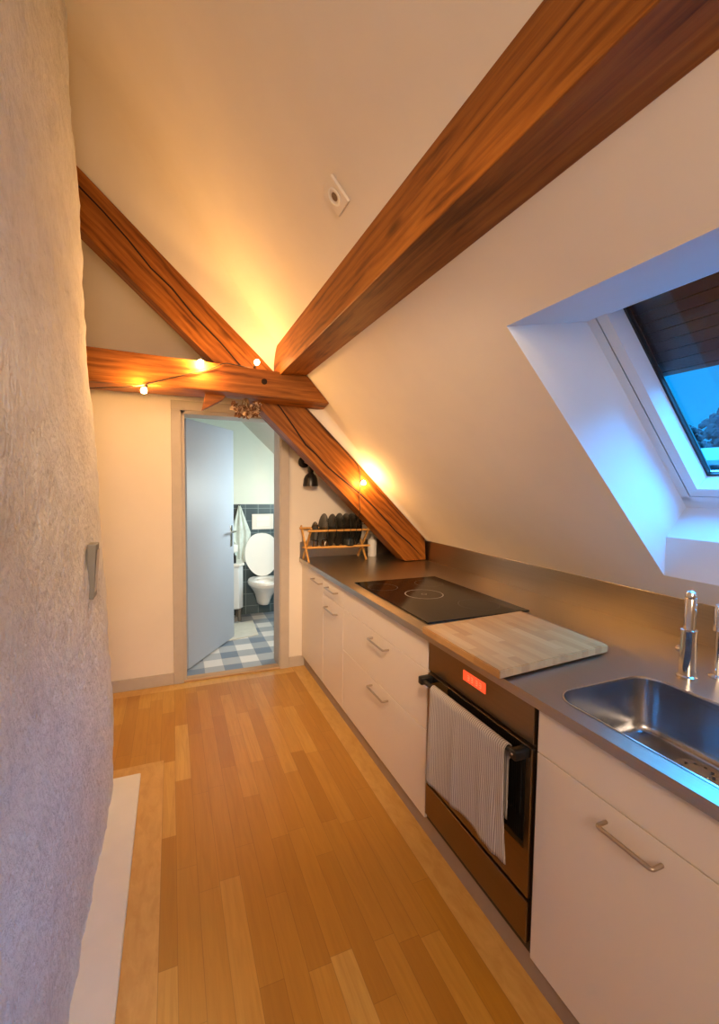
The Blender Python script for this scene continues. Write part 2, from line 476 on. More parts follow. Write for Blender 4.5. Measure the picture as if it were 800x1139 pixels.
# reveal linings of the skylight (profile: top lining, window line, sill, upstand)
B_ = (1.352, 2.079); C_ = (1.941, 1.434); D_ = (1.805, 1.310)
bm = BM()
yl0, yl1, yl2 = 1.195, 1.169, 1.178
PA = (OA[0], yl0, zs(OA[0])); PB = (B_[0], yl2, B_[1]); PC = (C_[0], yl2, C_[1]); PD = (D_[0], yl1, D_[1]); PE = (OE[0], yl1, zs(OE[0]))
mid = ((PB[0] + PC[0]) / 2, yl2, (PB[2] + PC[2]) / 2)
poly(bm, [PA, PB, PC, PD, PE])
def N(p): return (p[0], YN, p[2])
poly(bm, [N(PA), N(PB), N(PC), N(PD), N(PE)])
poly(bm, [PA, PB, N(PB), N(PA)])
poly(bm, [PC, PD, N(PD), N(PC)])
poly(bm, [PD, PE, N(PE), N(PD)])
bmesh.ops.remove_doubles(bm, verts=bm.verts, dist=1e-5)
obj('trim_skylight', bm, M['white_sky_tint'], kind='structure')

# far wall with the doorway
DX0, DX1, DZ = .066, .815, 2.035
bm = BM()
prism(bm, [(XL, 0), (DX0, 0), (DX0, zr(DX0) + .15), (XL, zr(XL) + .15)], 'y', YF, YB)
prism(bm, [(DX1, 0), (1.93, 0), (1.93, zr(1.93) + .15), (DX1, zr(DX1) + .15)], 'y', YF, YB)
prism(bm, [(DX0, DZ), (DX1, DZ), (DX1, zr(DX1) + .15), (DX0, zr(DX0) + .15)], 'y', YF, YB)
obj('wall_far', bm, M['paint'], kind='structure')
bm = BM(); box(bm, 1.9, 1.95, YR, YF, 0, 1.06)
obj('wall_right', bm, M['paint'], kind='structure')
bm = BM(); prism(bm, [(XL, 0), (1.95, 0), (1.95, zs(1.95) + .15), (XL, zs(XL) + .15)], 'y', YR - .05, YR)
obj('wall_back', bm, M['paint'], kind='structure')
bm = BM(); box(bm, XL - .05, XL, YR, YF + .1, 0, zs(XL))
obj('wall_outer', bm, M['paint'], kind='structure')
# bathroom shell
bm = BM(); prism(bm, [(-.5, 0), (1.95, 0), (1.95, zr(1.95) + .15), (-.5, zr(-.5) + .15)], 'y', YE, YE + .05)
obj('wall_bathroom', bm, M['paint_bath'], kind='structure')
bm = BM(); box(bm, -.5, -.45, YB, YE, 0, zr(-.45))
obj('wall_bathroom_left', bm, M['paint_bath'], kind='structure')
bm = BM(); box(bm, 1.9, 1.95, YB, YE, 0, 1.06)
obj('wall_bathroom_right', bm, M['paint_bath'], kind='structure')
bm = BM(); box(bm, -.45, 1.9, YE - .012, YE, 0, 1.262)
o = obj('trim_1', bm, M['walltile'], kind='structure')

# baseboards
bm = BM(); box(bm, XL, -.001, YF - .014, YF, 0, .085, .002)
obj('baseboard_far', bm, M['trim'], kind='structure')
bm = BM(); box(bm, .868, .996, YF - .014, YF, 0, .085, .002)
obj('baseboard_far_right', bm, M['trim'], kind='structure')

# rough plastered chimney wall on the left
def wx(z):
    tb = [(0, -.279), (.05, -.280), (.45, -.277), (.8, -.286), (1.23, -.306), (1.77, -.329), (2.05, -.344), (2.45, -.357), (2.87, -.370), (3.2, -.392), (3.6, -.395), (4.2, -.40)]
    for (a, va), (b, vb) in zip(tb, tb[1:]):
        if a <= z <= b: return va + (vb - va) * (z - a) / (b - a)
    return tb[-1][1]
bm = BM()
path = []   # (dx, y, nx, ny)
y = YR
while y < 2.36:
    path.append((0, y, 1, 0)); y += .10 if y < .3 else .016
R_ = .045
for k in range(11):
    a = PI / 2 * k / 10
    path.append((-R_ + R_ * math.cos(a), 2.405 + R_ * math.sin(a), math.cos(a), math.sin(a)))
for k in range(1, 9): path.append((-R_ - .085 * k, 2.45, 0, 1))
zz = [.0]
while zz[-1] < 3.72: zz.append(zz[-1] + .022)
grid = []
for z in zz:
    row = []
    for dx, yy, nx, ny in path:
        p = Vector((wx(z) + dx, yy, z))
        d = .006 * noise.noise(p * 3.1) + .0055 * noise.noise(p * 11) + .0035 * noise.noise(Vector((p.x * 34, p.y * 34, p.z * 22))) + .0015 * noise.noise(p * 75)
        row.append(bm.verts.new((p.x + nx * d, p.y + ny * d, z)))
    grid.append(row)
for a, b in zip(grid, grid[1:]):
    for i in range(len(path) - 1): bm.faces.new((a[i], a[i + 1], b[i + 1], b[i]))
obj('wall_left', bm, M['plaster'], smooth=60, kind='structure')

# ------------------------------------------------------------------ pale step under the plaster wall
bm = BM(); box(bm, -.60, -.163, -2.0, 2.462, 0, .022, .004)
obj('hearth_slab', bm, M['plaster_step'], origin=(-.3, 1.2, 0), label='long low cream slab on the floor along the foot of the rough plaster wall', cat='slab')

# ------------------------------------------------------------------ doorway
door = empty('door_1', (DX0, YF, 0), kind='structure')
bm = BM()
cw, ct = .066, .018
for x0, x1 in ((DX0 - cw, DX0 + .002), (DX1 - .018, DX1 + .052)):
    box(bm, x0, x1, YF - ct, YF, 0, DZ - .012, .003)
box(bm, DX0 - cw, DX1 + .052, YF - ct, YF, DZ - .012, DZ + .056, .003)
obj('casing', bm, M['trim'], door)
bm = BM()
box(bm, DX0, DX0 + .024, YF, YB + .01, 0, DZ - .012); box(bm, DX1 - .024, DX1, YF, YB + .01, 0, DZ - .012); box(bm, DX0, DX1, YF, YB + .01, DZ - .036, DZ - .012)
obj('jamb', bm, M['trim'], door)
bm = BM(); box(bm, DX0, DX1, YF - .012, YF + .075, 0, .016, .004)
obj('threshold', bm, wood('threshold_oak', (0, 0, 0), (.36, .22, .12), (.50, .34, .20), (.60, .43, .27), .45, knots=False), door)
# leaf, opened into the bathroom
HX, HY, ANG, LW = .092, 3.772, math.radians(57.0), .80
dv = Vector((math.cos(ANG), math.sin(ANG), 0)); nv = Vector((math.sin(ANG), -math.cos(ANG), 0))
def leafbox(bm, u0, u1, n0, n1, z0, z1, bev=0.0):
    tmp = BM(); box(tmp, u0, u1, n0, n1, z0, z1, bev)
    for v in tmp.verts:
        q = Vector((HX, HY, 0)) + dv * v.co.x + nv * v.co.y; v.co = (q.x, q.y, v.co.z)
    me = bpy.data.meshes.new('t'); tmp.to_mesh(me); tmp.free(); bm.from_mesh(me); bpy.data.meshes.remove(me)
def LP(u, n, z):
    q = Vector((HX, HY, 0)) + dv * u + nv * n; return (q.x, q.y, z)
bm = BM(); leafbox(bm, 0, LW, -.02, .02, .012, 1.995, .002)
leaf = obj('leaf', bm, M['leaf'], door, label='pale blue grey door leaf standing open')
bm = BM()
leafbox(bm, LW - .075, LW - .038, .02, .026, .90, 1.10, .002)
tube(bm, arc_path([LP(LW - .056, .024, 1.045), LP(LW - .056, .072, 1.045), LP(LW - .17, .072, 1.045)], .014), .009, 10)
lathe(bm, [(.007, 0), (.007, .004)], LP(LW - .056, .026, .955), 12, Matrix.Rotation(ANG, 3, 'Z') @ Matrix.Rotation(PI / 2, 3, 'X'))
leafbox(bm, LW - .075, LW - .038, -.026, -.02, .90, 1.10, .002)
tube(bm, arc_path([LP(LW - .056, -.024, 1.045), LP(LW - .056, -.072, 1.045), LP(LW - .17, -.072, 1.045)], .014), .009, 10)
obj('door_handle', bm, M['chrome'], leaf, smooth=40)
for zc in (.25, 1.78):
    bm = BM(); lathe(bm, [(.009, -.045), (.009, .045)], (HX - .006, HY - .016, zc), 12)
    obj('hinge', bm, M['chrome'], door, smooth=40)

# ------------------------------------------------------------------ old beams
# rafter in front of the far wall (front face at y 3.10)
bm = BM()
rp = RT[1:-1] + [ (1.876, .905), (1.69, .905), (1.13, 1.462), (.561, 2.001), (.05, 2.476), (-.455, 2.933), (-1.2, 3.60)]
prism(bm, rp, 'y', 3.10, 3.262, .006)
raf = obj('roof_rafter', bm, M['wood_d'], origin=(1.78, 3.10, .90), label='cracked brown rafter slanting down along the far end of the room onto the steel worktop', cat='beam')
bm = BM()
cr = [(-.9, 3.60), (-.468, 3.178), (-.35, 3.075), (-.224, 2.942), (-.10, 2.800), (.02, 2.70), (.139, 2.559), (.30, 2.41), (.432, 2.273), (.56, 2.165), (.696, 2.020), (.80, 1.88), (.875, 1.774), (.95, 1.715), (1.044, 1.621), (1.15, 1.54), (1.292, 1.435), (1.43, 1.315), (1.598, 1.149), (1.72, 1.045), (1.84, .93)]
top, bot = [], []
for i, (x, z) in enumerate(cr):
    w = (.0045 + .004 * abs(noise.noise(Vector((i * 1.7, 3, 1))))) * (1 if 0 < i < len(cr) - 1 else .2)
    j = .006 * noise.noise(Vector((i * 2.3, 9, 0)))
    top.append(bm.verts.new((x + .69 * (w + j), 3.0985, z + .72 * (w + j)))); bot.append(bm.verts.new((x - .69 * (w - j), 3.0985, z - .72 * (w - j))))
for i in range(len(cr) - 1): bm.faces.new((top[i], top[i + 1], bot[i + 1], bot[i]))
obj('drying_crack', bm, M['crack'], raf)

# tie beam
bm = BM()
tf = [(-1.25, 2.053, 2.262, 3.17), (-.41, 2.053, 2.240, 3.17), (.28, 2.058, 2.224, 3.165), (.325, 2.058, 2.223, 3.098), (.832, 2.040, 2.208, 3.098)]
F = 2.90
sec = []
for x, z0, z1, yb in tf[:4]:
    sec.append([bm.verts.new(p) for p in ((x, F, z0), (x, F, z1), (x, yb, z1), (x, yb, z0))])
sec.append([bm.verts.new(p) for p in ((.986, F + .003, 2.041), (.832, F + .003, 2.208), (.832, 3.098, 2.208), (1.003, 3.096, 2.022))])
for a, b in zip(sec, sec[1:]):
    for k in range(4): bm.faces.new((a[k], a[(k + 1) % 4], b[(k + 1) % 4], b[k]))
bm.faces.new(sec[0]); bm.faces.new(sec[-1][::-1])
es = list(bm.edges)
bmesh.ops.bevel(bm, geom=es, offset=.006, segments=2, affect='EDGES')
tie = obj('tie_beam', bm, M['wood_x'], origin=(.2, 3.0, 2.04), label='short horizontal brown tie beam crossing above the doorway with bulbs on it', cat='beam')
bm = BM(); ico(bm, (.548, F - .001, 2.142), .019, 2, (1, .14, 1)); obj('knot', bm, M['crack'], tie)
bm = BM(); lathe(bm, [(.011, 0), (.011, .12)], (.36, 3.0, 2.13), 12, Matrix.Rotation(-PI / 2, 3, 'X')); obj('through_bolt', bm, M['handle'], tie)
bm = BM()
prism(bm, [(.181, 1.955), (.205, 2.062), (.330, 2.062), (.306, 2.030)], 'y', 3.03, 3.095, .003)
obj('wedge', bm, M['wood_x'], tie)

# purlin running along the slope towards the viewer
bm = BM()
pp = [(.6488, zs(.6488) + .01), (.6488, 2.1963), (.8277, 2.211), (.8277, zs(.8277) + .01)]
prism(bm, pp, 'y', -2.25, 3.095, .005)
obj('roof_purlin', bm, M['wood_y'], origin=(.74, 1.0, 2.2), label='massive brown purlin running along the sloping ceiling towards the viewer', cat='beam')

# ------------------------------------------------------------------ kitchen run
XD, XC, XK, XB = .977, .953, .997, 1.893      # door face, worktop edge, kick, splashback
YN0 = .345                                    # near end of the run
TH = .019
def carcass(y0, y1, parent, zt=.852):
    b = BM(); box(b, XD + TH + .004, XB, y0 + .001, y1 - .001, .088, zt)
    return obj('carcass', b, M['carcass'], parent)
def front(name, y0, y1, z0, z1, parent, label=None):
    b = BM(); box(b, XD, XD + TH, y0 + .0016, y1 - .0016, z0 + .0016, z1 - .0016, .0012)
    return obj(name, b, M['front'], parent, label=label)
def bar_handle(yc, z, ln, parent, out=.033, r=.0052):
    b = BM()
    a, c = yc - ln / 2, yc + ln / 2
    tube(b, arc_path([(XD + .001, a, z), (XD - out, a, z), (XD - out, c, z), (XD + .001, c, z)], .008), r, 8)
    return obj('handle', b, M['handle'], parent, smooth=45)

zk, zg, zt = .087, .7297, .8690
c1 = empty('kitchen_cabinet', (XD, .67, zk), 'cream base cabinet with one tall door under the sink right of the oven', 'cabinet', 'kitchen base cabinets')
carcass(YN0 + .025, .972, c1, .70)
f = front('panel', YN0 + .025, .970, zg, zt, c1)
f = front('door', YN0 + .025, .970, zk, zg, c1); bar_handle(.672, .681, .137, f)

c3 = empty('kitchen_cabinet', (XD, 2.08, zk), 'wide cream cabinet with two drawer handles under the black hob left of the oven', 'cabinet', 'kitchen base cabinets')
carcass(1.580, 2.581, c3)
front('panel', 1.580, 2.581, zg, zt, c3)
f = front('drawer', 1.580, 2.581, .4705, zg, c3); bar_handle(2.04, .690, .190, f)
f = front('drawer', 1.580, 2.581, zk, .4705, c3); bar_handle(2.04, .432, .190, f)

c4 = empty('kitchen_cabinet', (XD, 2.79, zk), 'narrow cream cabinet with a small drawer above a door, beside the wide drawer cabinet', 'cabinet', 'kitchen base cabinets')
carcass(2.583, 2.985, c4)
f = front('drawer', 2.583, 2.985, zg, zt, c4); bar_handle(2.775, .802, .185, f)
f = front('door', 2.583, 2.985, zk, zg, c4); bar_handle(2.785, .664, .20, f)

c5 = empty('kitchen_cabinet', (XD, 3.26, zk), 'cream end cabinet with one handle near the top, touching the far wall by the doorway', 'cabinet', 'kitchen base cabinets')
carcass(2.987, 3.546, c5)
f = front('door', 2.987, 3.546, zk, zt, c5); bar_handle(3.10, .797, .19, f)

bm = BM(); box(bm, XK, XK + .016, YN0 + .03, 3.546, 0, .0855)
obj('toe_kick_board', bm, M['kick'], origin=(XK, 1.9, 0), label='long brown toe kick board at the foot of the kitchen cabinets', cat='plinth')

# worktop with splashbacks
SX0, SX1, SY0, SY1 = 1.012, 1.408, .375, .958
wt = empty('steel_worktop', (1.4, 1.9, .87), 'long brushed stainless steel worktop with splashback under the sloping ceiling', 'worktop')
bm = BM()
plate_hole(bm, [(XC, YN0), (XB + .006, YN0), (XB + .006, 3.547), (XC, 3.547)], rrect(SX0, SX1, SY0, SY1, .075, 10), .870, .900)
obj('top', bm, M['steel'], wt)
bm = BM(); box(bm, XB, XB + .006, YN0, 3.547, .900, 1.057, .0015)
box(bm, XB - .004, XB + .002, YN0, 3.547, .899, .9015)
obj('splashback', bm, M['steel'], wt)
bm = BM(); box(bm, XC + .004, XB, 3.541, 3.547, .900, 1.030, .0015)
obj('side_splashback', bm, M['steel'], wt)

# sink
sk = empty('kitchen_sink', (1.21, .67, .73), 'rectangular brushed steel sink bowl sunk into the worktop near the tap', 'sink')
bm = BM()
levels = [(.003, .896, .072), (.005, .87, .070), (.012, .765, .064), (.015, .748, .061), (.022, .736, .055), (.034, .730, .047), (.055, .728, .04)]
rings = []
for ins, z, r in levels:
    rings.append([bm.verts.new((x, y, z)) for x, y in rrect(SX0 + ins, SX1 - ins, SY0 + ins, SY1 - ins, r, 10)])
n = len(rings[0])
for a, b in zip(rings, rings[1:]):
    for k in range(n): bm.faces.new((a[k], a[(k + 1) % n], b[(k + 1) % n], b[k]))
bm.faces.new(rings[-1])
o = obj('bowl', bm, M['sink'], sk, smooth=50)
bm = BM()
A = [bm.verts.new((x, y, .9014)) for x, y in rrect(SX0 - .003, SX1 + .003, SY0 - .003, SY1 + .003, .078, 10)]
B = [bm.verts.new((x, y, .9018)) for x, y in rrect(SX0 + .0015, SX1 - .0015, SY0 + .0015, SY1 - .0015, .0735, 10)]
C2 = [bm.verts.new((x, y, .894)) for x, y in rrect(SX0 + .003, SX1 - .003, SY0 + .003, SY1 - .003, .072, 10)]
for P, Q in ((A, B), (B, C2)):
    for k in range(n): bm.faces.new((P[k], P[(k + 1) % n], Q[(k + 1) % n], Q[k]))
obj('rim', bm, M['chrome'], sk, smooth=60)
bm = BM()
dc = (1.315, .735, .729)
lathe(bm, [(.057, 0), (.057, .003), (.050, .004), (.044, .0015), (.030, .0012), (.028, .006), (.0, .008)], dc, 32)
dr = obj('drain', bm, M['chrome'], sk, smooth=40)
bm = BM()
for k in range(10):
    a = 2 * PI * k / 10
    lathe(bm, [(.0045, .0), (.0045, .0035)], (dc[0] + .037 * math.cos(a), dc[1] + .037 * math.sin(a), dc[2]), 10)
obj('drain_hole', bm, M['black'], dr)

# tap: pull-out spray column and, at the frame edge, the lever
tp = empty('kitchen_tap', (1.508, .885, .90), 'upright steel tap column with ribbed collar standing behind the sink', 'tap')
tx, ty = 1.508, .889
bm = BM(); lathe(bm, [(.029, 0), (.029, .008), (.0245, .012), (.0235, .10), (.0225, .142), (.0235, .148), (.0235, .156), (.018, .158)], (tx, ty, .900), 32)
bd = obj('base_collar', bm, M['chrome'], tp, smooth=35)
bm = BM(); lathe(bm, [(.0165, .156), (.0165, .254), (.0155, .256), (.0165, .258), (.0165, .266), (.013, .276), (.006, .281), (0, .282)], (tx, ty, .900), 32)
obj('spray_head', bm, M['chrome'], tp, smooth=35)
bm = BM(); tube(bm, [(tx - .004, ty + .012, .988), (tx - .007, ty + .026, .988), (tx - .008, ty + .031, .988)], [.0105, .0105, .008], 14)
obj('side_button', bm, M['chrome'], bd, smooth=40)
t2 = empty('lever_valve', (1.60, .853, .90), 'steel lever valve standing right of the tap column behind the sink', 'valve')
lx, ly = 1.600, .853
bm = BM(); lathe(bm, [(.024, 0), (.024, .006), (.010, .010), (.0085, .10), (.0085, .16)], (lx, ly, .900), 24)
obj('stem', bm, M['chrome'], t2, smooth=35)
bm = BM(); lathe(bm, [(.0185, .152), (.0185, .226), (.016, .234), (.010, .238), (0, .238)], (lx, ly, .900), 24)
obj('valve_body', bm, M['chrome'], t2, smooth=35)
bm = BM(); tube(bm, [(lx, ly, 1.110), (lx - .03, ly - .06, 1.120), (lx - .05, ly - .11, 1.130)], [.007, .006, .006], 12)
obj('lever', bm, M['chrome'], t2, smooth=40)

# hob
hb = empty('ceramic_hob', (1.31, 2.1, .90), 'flat black ceramic glass hob set into the worktop with pale cooking ring', 'hob')
bm = BM(); box(bm, 1.022, 1.592, 1.66, 2.515, .9005, .9055, .002)
obj('glass', bm, M['hob'], hb)
M['ring'] = plain('hob_print', (.16, .15, .14), .4)
M['ring_bright'] = plain('hob_print_bright', (.42, .40, .37), .4)
def hring(cx, cy, r, w, z=.9059, n=48):
    b = BM()
    I = [b.verts.new((cx + r * math.cos(2 * PI * k / n), cy + r * math.sin(2 * PI * k / n), z)) for k in range(n)]
    O = [b.verts.new((cx + (r + w) * math.cos(2 * PI * k / n), cy + (r + w) * math.sin(2 * PI * k / n), z)) for k in range(n)]
    for k in range(n): b.faces.new((I[k], O[k], O[(k + 1) % n], I[(k + 1) % n]))
    return b
b = hring(1.272, 2.113, .101, .0045); 
b2 = hring(1.272, 2.113, .012, .003); me = bpy.data.meshes.new('t'); b2.to_mesh(me); b2.free(); b.from_mesh(me); bpy.data.meshes.remove(me)
obj('cooking_ring', b, M['ring_bright'], hb, label='bright pale cooking ring')
for cx, cy, r in ((1.44, 2.34, .085), (1.42, 1.83, .10), (1.13, 2.34, .085)):
    obj('cooking_ring', hring(cx, cy, r, .0016), M['ring'], hb)

# cutting board
bm = BM()
z0, z1 = .9065, .9345
pts = [(.925, 1.082), (1.452, 1.125), (1.468, 1.585), (.925, 1.545)]
A = [bm.verts.new((x, y, z0)) for x, y in pts]; B = [bm.verts.new((x, y, z1)) for x, y in pts]
bm.faces.new(A); bm.faces.new(B)
for i in range(4): bm.faces.new((A[i], A[(i + 1) % 4], B[(i + 1) % 4], B[i]))
bmesh.ops.bevel(bm, geom=list(bm.edges), offset=.003, segments=2, affect='EDGES')
cb = obj('cutting_board', bm, M['board'], origin=(1.2, 1.33, .9065), label='pale laminated wooden cutting board lying on the worktop between hob and sink', cat='cutting board')
for (fx, fy) in ((.985, 1.13), (1.41, 1.16), (1.41, 1.53), (.985, 1.50)):
    bm = BM(); lathe(bm, [(.009, .9002), (.009, .907)], (fx, fy, 0), 12)
    obj('foot', bm, M['black'], cb)

# oven
ov = empty('built_in_oven', (XD, 1.275, .088), 'bronze tinted built in oven with dark window and red display under the cutting board', 'oven')
OY0, OY1 = .974, 1.578
bm = BM(); box(bm, XD + .010, XB - .05, OY0 + .001, OY1 - .001, .088, .866)
obj('housing', bm, M['black'], ov)
bm = BM(); box(bm, XD - .002, XD + .016, OY0 + .010, OY1 - .006, .740, .866, .002)
cp = obj('control_panel', bm, M['oven_steel'], ov)
bm = BM(); box(bm, XD - .0034, XD - .001, 1.205, 1.332, .796, .833, .0008)
dp = obj('display', bm, M['display'], cp, label='glowing red display')
bm = BM()
for j, yy in enumerate((1.300, 1.280, 1.254, 1.234)):
    for k in range(3): box(bm, XD - .0040, XD - .003, yy - .005, yy + .005, .805 + k * .008, .8065 + k * .008)
    box(bm, XD - .0040, XD - .003, yy - .0055, yy - .004, .805, .822)
obj('digits', bm, M['digit'], dp)
# door
dz0, dz1 = .262, .728
bm = BM(); box(bm, XD - .004, XD + .014, OY0 + .010, OY1 - .006, dz0, dz1, .003)
od = obj('oven_door', bm, M['oven_steel'], ov)
bm = BM(); box(bm, XD - .0056, XD - .0035, 1.006, 1.545, .405, .726, .001)
obj('window', bm, M['ovenglass'], od)
bm = BM(); tube(bm, [(XD - .046, OY0 + .018, .712), (XD - .046, OY1 - .020, .712)], .0095, 14)
hd = obj('handle_bar', bm, M['black'], od, smooth=40)
for yy in (OY0 + .032, OY1 - .034):
    bm = BM(); box(bm, XD - .060, XD - .003, yy - .014, yy + .014, .696, .728, .006, 3)
    obj('bracket', bm, M['black'], od, smooth=40)
bm = BM(); ico(bm, (XD - .061, OY0 + .032, .714), .0038, 2, (.3, 1, 1)); obj('screw', bm, M['chrome'], od, smooth=60)
bm = BM(); box(bm, XD - .004, XD + .014, OY0 + .010, OY1 - .006, .118, .250, .003)
obj('lower_drawer', bm, M['oven_steel'], ov)

# striped kitchen towel over the handle bar
bm = BM()
ty0, ty1 = 1.038, 1.462
NU, bx_, bz_ = 44, XD - .046, .712
def tw(u, s):   # u 0..1 along bar (far->near), s arc position
    y = ty1 + (ty0 - ty1) * u + (.012 if s < .2 and u > .9 else 0)
    rr = .0125
    lf = .365 - .022 * u + .008 * math.sin(u * 9)     # front drop
    lb = .24
    fold = .0034 * math.sin(u * 17 + .6) + .0016 * math.sin(u * 37)
    if s < lb:
        t = (lb - s); return (bx_ + rr + .1 * fold * t / lb + .002, y, bz_ - t)
    s2 = s - lb
    if s2 < PI * rr:
        a = s2 / rr; return (bx_ + rr * math.cos(a), y, bz_ + rr * math.sin(a))
    d = (s2 - PI * rr); k = min(1, d / .22)
    y2 = y + .020 * (d / .37) ** 2 * (.2 - u) * 1.6
    flare = 1.6 if u > .82 else 1
    return (bx_ - rr - .003 - abs(fold) * k * flare - fold * k, y2, bz_ - d * lf / .36)
svals = [i / 10 * .24 for i in range(10)] + [.24 + PI * .0125 * i / 8 for i in range(8)] + [.24 + PI * .0125 + .36 * i / 26 for i in range(27)]
G = [[bm.verts.new(tw(i / NU, s)) for i in range(NU + 1)] for s in svals]
for a, b in zip(G, G[1:]):
    for i in range(NU): bm.faces.new((a[i], a[i + 1], b[i + 1], b[i]))
tow = obj('kitchen_towel', bm, M['towel'], origin=(bx_, 1.25, .35), smooth=80, label='grey and white striped linen towel hung over the oven handle', cat='towel')
sm = tow.modifiers.new('thick', 'SOLIDIFY'); sm.thickness = .002; sm.offset = 0

# ------------------------------------------------------------------ dish rack and what stands in it
rk = empty('dish_rack', (1.19, 3.38, .90), 'folding bamboo dish rack full of dark plates on the far end of the worktop', 'dish rack')
RX0, RX1, RF, RBk = .955, 1.430, 3.26, 3.50
for x in (RX0, RX1):
    bm = BM()
    for xo, (ya, yb) in ((0, (RF + .015, RBk)), (.014, (RBk - .015, RF))):
        a = Vector((x + xo, ya, .9035)); b = Vector((x + xo, yb, 1.165))
        d = (b - a).normalized(); s = Vector((0, d.z, -d.y)) * .008
        for q in (0,):
            v = []
            for e in (-.006, .006):
                v.append([bm.verts.new(p + Vector((e, 0, 0))) for p in (a - s, a + s, b + s, b - s)])
            bm.faces.new(v[0]); bm.faces.new(v[1][::-1])
            for i in range(4): bm.faces.new((v[0][i], v[0][(i + 1) % 4], v[1][(i + 1) % 4], v[1][i]))
    obj('cross_frame', bm, M['bamboo'], rk)
for yy, z in ((RF + .004, 1.145), (RBk - .004, 1.145), (RF + .092, 1.003), (RBk - .092, 1.003), (RF + .002, 1.018)):
    bm = BM(); tube(bm, [(RX0 - .012, yy, z), (RX1 + .022, yy, z)], .0085, 10)
    obj('rail', bm, M['bamboo'], rk, smooth=50)
bm = BM()
for k in range(16):
    x = RX0 + .03 + k * .0275
    tube(bm, [(x, RF + .002, 1.012), (x, RF + .092, 1.000), (x, RBk - .092, 1.000)], .0035, 6)
obj('slats', bm, M['bamboo'], rk, smooth=50)

def plate_bm(cx, cy, cz, R, tilt, yaw=0.0):
    prof = [(0, -.004), (R * .55, -.004), (R * .62, -.001), (R * .97, .013), (R, .016), (R * .985, .019), (R * .93, .017), (R * .60, .004), (R * .54, .001), (0, .001)]
    b = BM()
    Mx = Matrix.Rotation(yaw, 3, 'Z') @ Matrix.Rotation(-PI / 2 + tilt, 3, 'Y')
    return lathe(b, prof, (cx, cy, cz), 40, Mx, caps=False)
pls = [(1.045, .100, 'smallest dark plate, foremost left in the dish rack'),
       (1.115, .132, 'second dark plate from the left end of the dish rack, large'),
       (1.185, .130, 'third dark plate from the left end of the dish rack'),
       (1.245, .133, 'fourth dark plate from the left end of the dish rack'),
       (1.300, .131, 'fifth dark plate from the left end of the dish rack'),
       (1.350, .131, 'dark plate second from the right end of the rack, near the bottle'),
       (1.395, .129, 'last dark plate at the right end of the rack, beneath the rafter')]
for x, R, lb in pls:
    bm = plate_bm(x, 3.38, 1.006 + R, R, .10, .0)
    obj('dinner_plate', bm, M['plate'], origin=(x, 3.38, 1.006), smooth=40, label=lb, cat='plate', group='dark plates in the dish rack')
def cup_bm(x, y, z, r, h, n=24):
    b = BM(); return lathe(b, [(0, 0), (r * .8, 0), (r, h * .2), (r * 1.02, h), (r * .95, h), (r * .92, h * .22), (0, h * .12)], (x, y, z), n, caps=False)
M['glasscup'] = plain('dark_shiny_steel_cup', (.30, .27, .24), .12, 1.0)
for x, lb in ((1.005, 'small shiny cup left of the other, low in the dish rack'), (1.085, 'small shiny cup in front of the second plate, low in the dish rack')):
    obj('small_cup', cup_bm(x, 3.285, 1.021, .026, .05), M['glasscup'], origin=(x, 3.285, 1.021), smooth=40, label=lb, cat='cup', group='small cups in the dish rack')
obj('dark_bowl', cup_bm(1.285, 3.292, 1.021, .055, .055), M['plate'], origin=(1.285, 3.292, 1.021), smooth=40, label='dark bowl lying low at the front of the dish rack', cat='bowl')

# pump bottle
pb = empty('pump_bottle', (1.555, 3.44, .90), 'white pump bottle standing on the worktop right of the dish rack', 'bottle')
bm = BM(); lathe(bm, [(0, .9005), (.036, .9005), (.038, .91), (.038, 1.02), (.034, 1.04), (.014, 1.052), (.013, 1.062), (0, 1.062)], (1.555, 3.44, 0), 24, caps=False)
obj('bottle_body', bm, M['whiteplastic'], pb, smooth=40)
bm = BM(); lathe(bm, [(.014, 1.062), (.014, 1.075), (.006, 1.078), (.006, 1.10), (.014, 1.102), (.014, 1.114), (0, 1.115)], (1.555, 3.44, 0), 20)
tube(bm, [(1.555, 3.44, 1.108), (1.53, 3.41, 1.106), (1.518, 3.397, 1.098)], .005, 8)
obj('pump_head', bm, M['whiteplastic'], pb, smooth=40)

# ------------------------------------------------------------------ wall lamp behind the rafter
wl = empty('wall_lamp', (.99, YF, 1.68), 'small black wall lamp with bell shade on the far wall right of the doorway', 'lamp')
bm = BM(); lathe(bm, [(.045, 0), (.045, .016), (.036, .024), (0, .026)], (.985, YF - .001, 1.675), 24, Matrix.Rotation(PI / 2, 3, 'X'), caps=True)
obj('wall_rose', bm, M['lampblack'], wl, smooth=40)
bm = BM(); tube(bm, [(.985, 3.53, 1.675), (1.000, 3.49, 1.665), (1.018, 3.465, 1.645), (1.020, 3.462, 1.628)], .006, 8)
obj('arm', bm, M['handle'], wl, smooth=40)
bm = BM(); lathe(bm, [(0, .155), (.014, .153), (.022, .142), (.024, .118), (.018, .108), (.024, .100), (.042, .085), (.054, .058), (.0595, .012), (.060, 0), (.057, 0), (.052, .056), (.038, .082), (.0, .092)], (1.020, 3.462, 1.483), 32, caps=False)
obj('shade', bm, M['lampblack'], wl, smooth=40)
bm = BM(); ico(bm, (1.020, 3.462, 1.510), .022, 2); obj('lamp_bulb', bm, M['whiteplastic'], wl, smooth=60)

